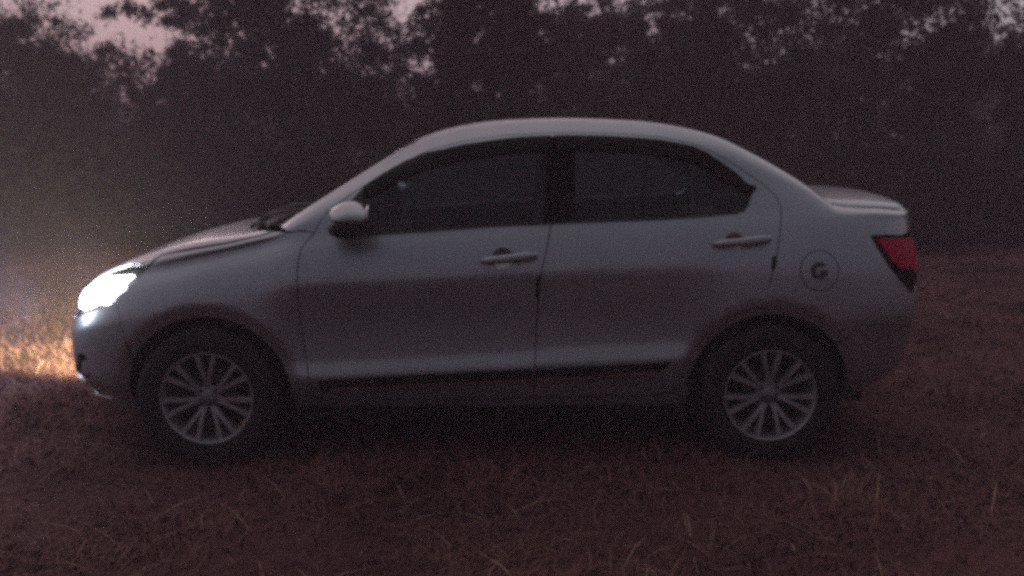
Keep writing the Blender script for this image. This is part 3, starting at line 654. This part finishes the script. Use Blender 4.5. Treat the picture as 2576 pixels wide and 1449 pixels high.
mirror_body(-1); mirror_body(1)
# --- wipers on the cowl
def sp(x, y, lift=0):
    q_ = P_([('t', x, y)])[0]; p = surf(*q_); n = normal(*q_)*NS; return tuple(p+n*lift)
for (x0, y0, x1, y1) in ((-1.04,.50,-.97,-.12),(-1.08,-.08,-.95,-.62)):
    f = lambda x, y, l: (lambda p: (p[0], p[1]*(1 if y >= 0 else -1), p[2]))(sp(x, abs(y), l))
    pts = [f(x0, y0, .03), f(x0*.7+x1*.3, y0*.7+y1*.3, .045), f(x0*.4+x1*.6, y0*.4+y1*.6, .035), f(x1, y1, .02)]
    V, F = tube(pts, [.012, .010, .008, .006], 7); mesh_obj('wiper', V, F, M['black'], CAR, smooth=True)
V, F = lathe([(0,-.02),(.018,-.02),(.022,.0),(.022,.02)], 14); px_ = f(-1.02, .56, .012); mesh_obj('wiper_pivot', [(p[0]+px_[0], p[2]+px_[1], -p[1]+px_[2]) for p in V], F, M['black'], CAR, smooth=True)
# exhaust tip
V, F = lathe([(.020,-.06),(.024,-.06),(.024,.06),(.020,.06)], 16, True); mesh_obj('exhaust_tip', [(p[1]+1.84, p[0]+.45, p[2]+.22) for p in V], F, M['chrome'], CAR, smooth=True)
# --- the lit lamps of the car, and an added light for headlamp bloom
def spot(name, loc, tgt, e, col, ang_, blend, size):
    L = bpy.data.lights.new(name, 'SPOT'); L.energy = e; L.color = col; L.spot_size = R(ang_); L.spot_blend = blend; L.shadow_soft_size = size
    o = bpy.data.objects.new(name, L); C.objects.link(o); o.location = loc; o.rotation_euler = (Vector(tgt)-Vector(loc)).to_track_quat('-Z', 'Y').to_euler(); o.parent = CAR; return o
for sy in (-1, 1):
    spot('headlamp_light', (-1.99, .56*sy, .66), (-9, .50*sy+.5, .0 if sy > 0 else 1.0), 10 if sy > 0 else 45, (.56, .70, 1), 120, 1.0, .10)
spot('fog_lamp_light', (-2.04, .60, .38), (-4.2, 3.1, -.15), 250, (1, .97, .56), 76, 1.0, .15)
L = bpy.data.lights.new('added_bloom_light', 'POINT'); L.energy = .8; L.color = (.80, .88, 1); L.shadow_soft_size = .12; o = bpy.data.objects.new('added_bloom_light', L); C.objects.link(o); o.location = (-2.14, -.62, .74); o.parent = CAR  # added point light in the air off the bumper, mimics bloom round the headlamp
#CAR_END

# ------------------------------------------------------------------ trees
M['leafdark'] = leafmat('dark_leaves', [(.013,.014,.010), (.025,.026,.018), (.04,.037,.027)])
M['leafdry'] = leafmat('dry_leaves', [(.018,.016,.012), (.034,.028,.02), (.052,.04,.03)])
def leaf_quads(P, size, g):
    N = len(P); n = g.normal(size=(N, 3)); n /= np.linalg.norm(n, axis=1)[:,None]
    a = np.cross(n, g.normal(size=(N, 3))); a /= np.linalg.norm(a, axis=1)[:,None]; b = np.cross(n, a)
    s = size*g.uniform(.6, 1.4, N)[:,None]
    V = np.stack([P-a*s*.9, P-b*s*.38, P+a*s*.9, P+b*s*.38], 1).reshape(-1, 3)
    return V, np.arange(N*4).reshape(-1, 4)
def dist_pos(u, dist):
    p = np.array(CAM)+(Fv*FPX+R2*(u-1288)+U2*300)/FPX*dist
    return p[0], p[1]
def tree(label, u, hw, top, dist, leaves, nclump, spread, lm, seed, low=.5, power=2.2, name='tree', extra=(), size=.042):
    """u, hw, top in pixels of a 2576 px wide picture, dist in metres"""
    g = np.random.default_rng(seed); leaves = int(leaves*1.6); x, y = dist_pos(u, dist); r = hw/FPX*dist; h = CAM[2]+(341-top)/FPX*dist
    root = empty(name, (x, y, 0)); tag(root, label, 'tree', 'trees along the edge of the field')
    parts = []; ends = []
    nst = int(g.integers(1, 3))
    for s in range(nst):
        ang = g.uniform(0, 6.28); lean = g.uniform(.02, .12)*h
        top_ = np.array([math.cos(ang)*lean, math.sin(ang)*lean, h*.8]); pts = [np.array([.08*s, 0, -.1])+top_*k+np.array([g.normal(0,.03), g.normal(0,.03), 0])*(k > 0) for k in (0,.25,.5,.75,1)]
        parts.append(tube([tuple(p) for p in pts], [.045*h/3, .036*h/3, .027*h/3, .018*h/3, .006], 7))
        for i in range(9):
            k = g.uniform(.2, .95); b0 = pts[0]+(pts[-1]-pts[0])*k; a = g.uniform(0, 6.28); L = r*g.uniform(.5, 1.0)*(1.15-k*.5)
            tip = b0+np.array([math.cos(a)*L, math.sin(a)*L, g.uniform(.15, .7)*L]); mid = (b0+tip)/2+np.array([0,0,-.05*L])
            parts.append(tube([tuple(b0), tuple(mid), tuple(tip)], [.014*h/3+.004, .009*h/3+.002, .003], 5))
            for q_ in range(3):
                t0 = g.uniform(.4, 1); c0 = b0+(tip-b0)*t0; t2 = c0+g.normal(0, .28*r, 3)*[1,1,.8]
                parts.append(tube([tuple(c0), tuple((c0+t2)/2+g.normal(0,.02,3)), tuple(t2)], [.006, .004, .002], 4)); ends.append(t2)
            ends.append(tip)
    V, F = merge(parts); mesh_obj('trunk', V, F, M['bark'], root, smooth=True)
    c = []
    while len(c) < nclump:
        p = g.uniform(-1, 1, 3)
        if abs(p[0])**power+abs(p[1])**power+abs(p[2])**power > 1: continue
        if (p**2).sum() < .15 and g.random() < .6: continue
        wob = 1+.18*math.sin(p[0]*5+seed)+.12*math.sin(p[1]*7+seed*2)
        c.append(np.array([p[0]*r*wob, p[1]*r*.8*wob, h*low+(p[2]*.5+.5)*(h*(1-low)) if p[2] > 0 else h*low+p[2]*h*low*.9+h*(1-low)*.5*(1+p[2])]))
    c += [e for e in ends for _ in range(2)]
    for (uu, vv) in extra:
        ex, ey = dist_pos(uu, dist); c += [np.array([ex-x, ey-y, CAM[2]+(341-vv)/FPX*dist])]*3
    c = np.array(c); k = g.integers(0, len(c), leaves); sz = spread*r*g.uniform(.6, 1.3, len(c))
    P = c[k]+g.normal(size=(leaves, 3))*sz[k][:,None]*[1,1,.75]
    P = P[(P[:,2] > .05)]
    V, F = leaf_quads(P, size, g); np_mesh('crown', V, F, lm, root)
    return root
LD, LR = M['leafdark'], M['leafdry']
TREES = [
 ('tall thin tree whose leaves hang into the top left corner of the sky', 30, 130, -190, 19, 5000, 60, .12, LR, .72, 2, 'tree'),
 ('low bushy tree at the far left with an uneven top under open sky', 120, 210, 62, 14, 17000, 120, .10, LR, .45, 2.4, 'tree'),
 ('short bush like tree just right of the notch of pink sky', 430, 110, 118, 13.5, 9000, 80, .12, LD, .45, 2.6, 'tree'),
 ('slender tree with loose twigs reaching left across the pink sky', 545, 115, -90, 15.5, 8000, 80, .11, LR, .5, 2.2, 'tree'),
 ('tall wide dense tree standing behind the windscreen of the car', 770, 215, -230, 13.5, 26000, 170, .11, LD, .45, 2.4, 'tree'),
 ('ragged tree with small sky holes left of the round dark tree', 950, 75, 110, 14.5, 4000, 60, .13, LR, .45, 2.2, 'tree'),
 ('round dense dark tree with a smooth dome above the front door', 1222, 178, -25, 12.6, 34000, 330, .085, LD, .45, 2.3, 'tree'),
 ('sparse tree with feathery upright twigs right of the round dome', 1475, 130, 12, 14.5, 12000, 90, .10, LR, .5, 2.2, 'tree'),
 ('open tree with pale gaps between its boughs above the rear door', 1665, 130, -25, 15, 15000, 90, .11, LR, .5, 2.4, 'tree'),
 ('dark tree rising above the frame behind the rear roof edge', 1850, 145, -120, 13.6, 14000, 110, .12, LD, .45, 2.4, 'tree'),
 ('broad tall dark tree standing straight behind the boot of the car', 2085, 175, -240, 13.8, 20000, 140, .12, LD, .45, 2.4, 'tree'),
 ('tall brownish tree between the boot and the bluish gap of sky', 2310, 140, -120, 13.2, 15000, 110, .12, LR, .45, 2.4, 'tree'),
 ('dark tree at the right edge of the field beyond the sky gap', 2580, 105, 40, 12.8, 11000, 90, .12, LD, .45, 2.4, 'tree'),
]
for i, (lb, u, hw, top, d, nl, nc, sp, lm, low, pw, nm) in enumerate(TREES):
    tree(lb, u, hw, top, d, nl, nc, sp, lm, 20+i, low, pw, nm, extra=[(430,20),(390,45),(470,12),(350,28),(300,38),(500,40),(440,60)] if i == 3 else ())
# undergrowth and far wood
def mass(name, label, n, xr, yf, hf, size, lm, seed):
    g = np.random.default_rng(seed); nc = n//60; cx = g.uniform(*xr, nc); cy = yf[0]+(yf[1]-yf[0])*g.random(nc); hh = hf(cx)*g.uniform(.55, 1.0, nc)
    cz = hh*g.random(nc)**.8; k = g.integers(0, nc, n); s = .22*(1+size*5)
    P = np.stack([cx[k], cy[k], cz[k]], -1)+g.normal(size=(n, 3))*s; P = P[P[:,2] > .02]
    V, F = leaf_quads(P, size, g); o = np_mesh(name, V, F, lm); tag(o, label, 'undergrowth' if name == 'undergrowth' else 'wood', kind='stuff'); return o
mass('undergrowth', 'dense dark undergrowth filling the foot of the trees', 90000, (-9.5, 10.5), (7.0, 9.0), lambda x: 1.25+.25*np.sin(x*1.9)+.15*np.sin(x*4.3), .045, LD, 91)
mass('distant_wood', 'far wood closing the view behind the nearer trees', 160000, (-22, 24), (14, 18), lambda x: 4.2+.9*np.clip((x-1)/3, 0, 1)+.3*np.sin(x*1.9)+.25*np.sin(x*4.3)-2.4*np.exp(-((x+2.0)/.75)**2)-1.8*np.exp(-((x-9.9)/.6)**2)-1.9/(1+np.exp((x+6.5)*3)), .10, LD, 92)

# ------------------------------------------------------------------ haze
V, F = box_vf((0, 0, 4.4), (560, 560, 11.2)); hm = bpy.data.materials.new('haze'); hm.use_nodes = True; t = hm.node_tree; t.nodes.clear()
out = t.nodes.new('ShaderNodeOutputMaterial'); pv = t.nodes.new('ShaderNodeVolumePrincipled'); pv.inputs['Color'].default_value = (.95,.74,.88,1); pv.inputs['Density'].default_value = .0092; pv.inputs['Anisotropy'].default_value = .0  # mist; its pink scatter colour also lifts and tints the dark tones
t.links.new(pv.outputs[0], out.inputs['Volume'])
hz = mesh_obj('haze', V, F, hm); tag(hz, 'thin evening mist over the field lit by the headlamp, tinted to lift the darks', 'haze', kind='stuff')
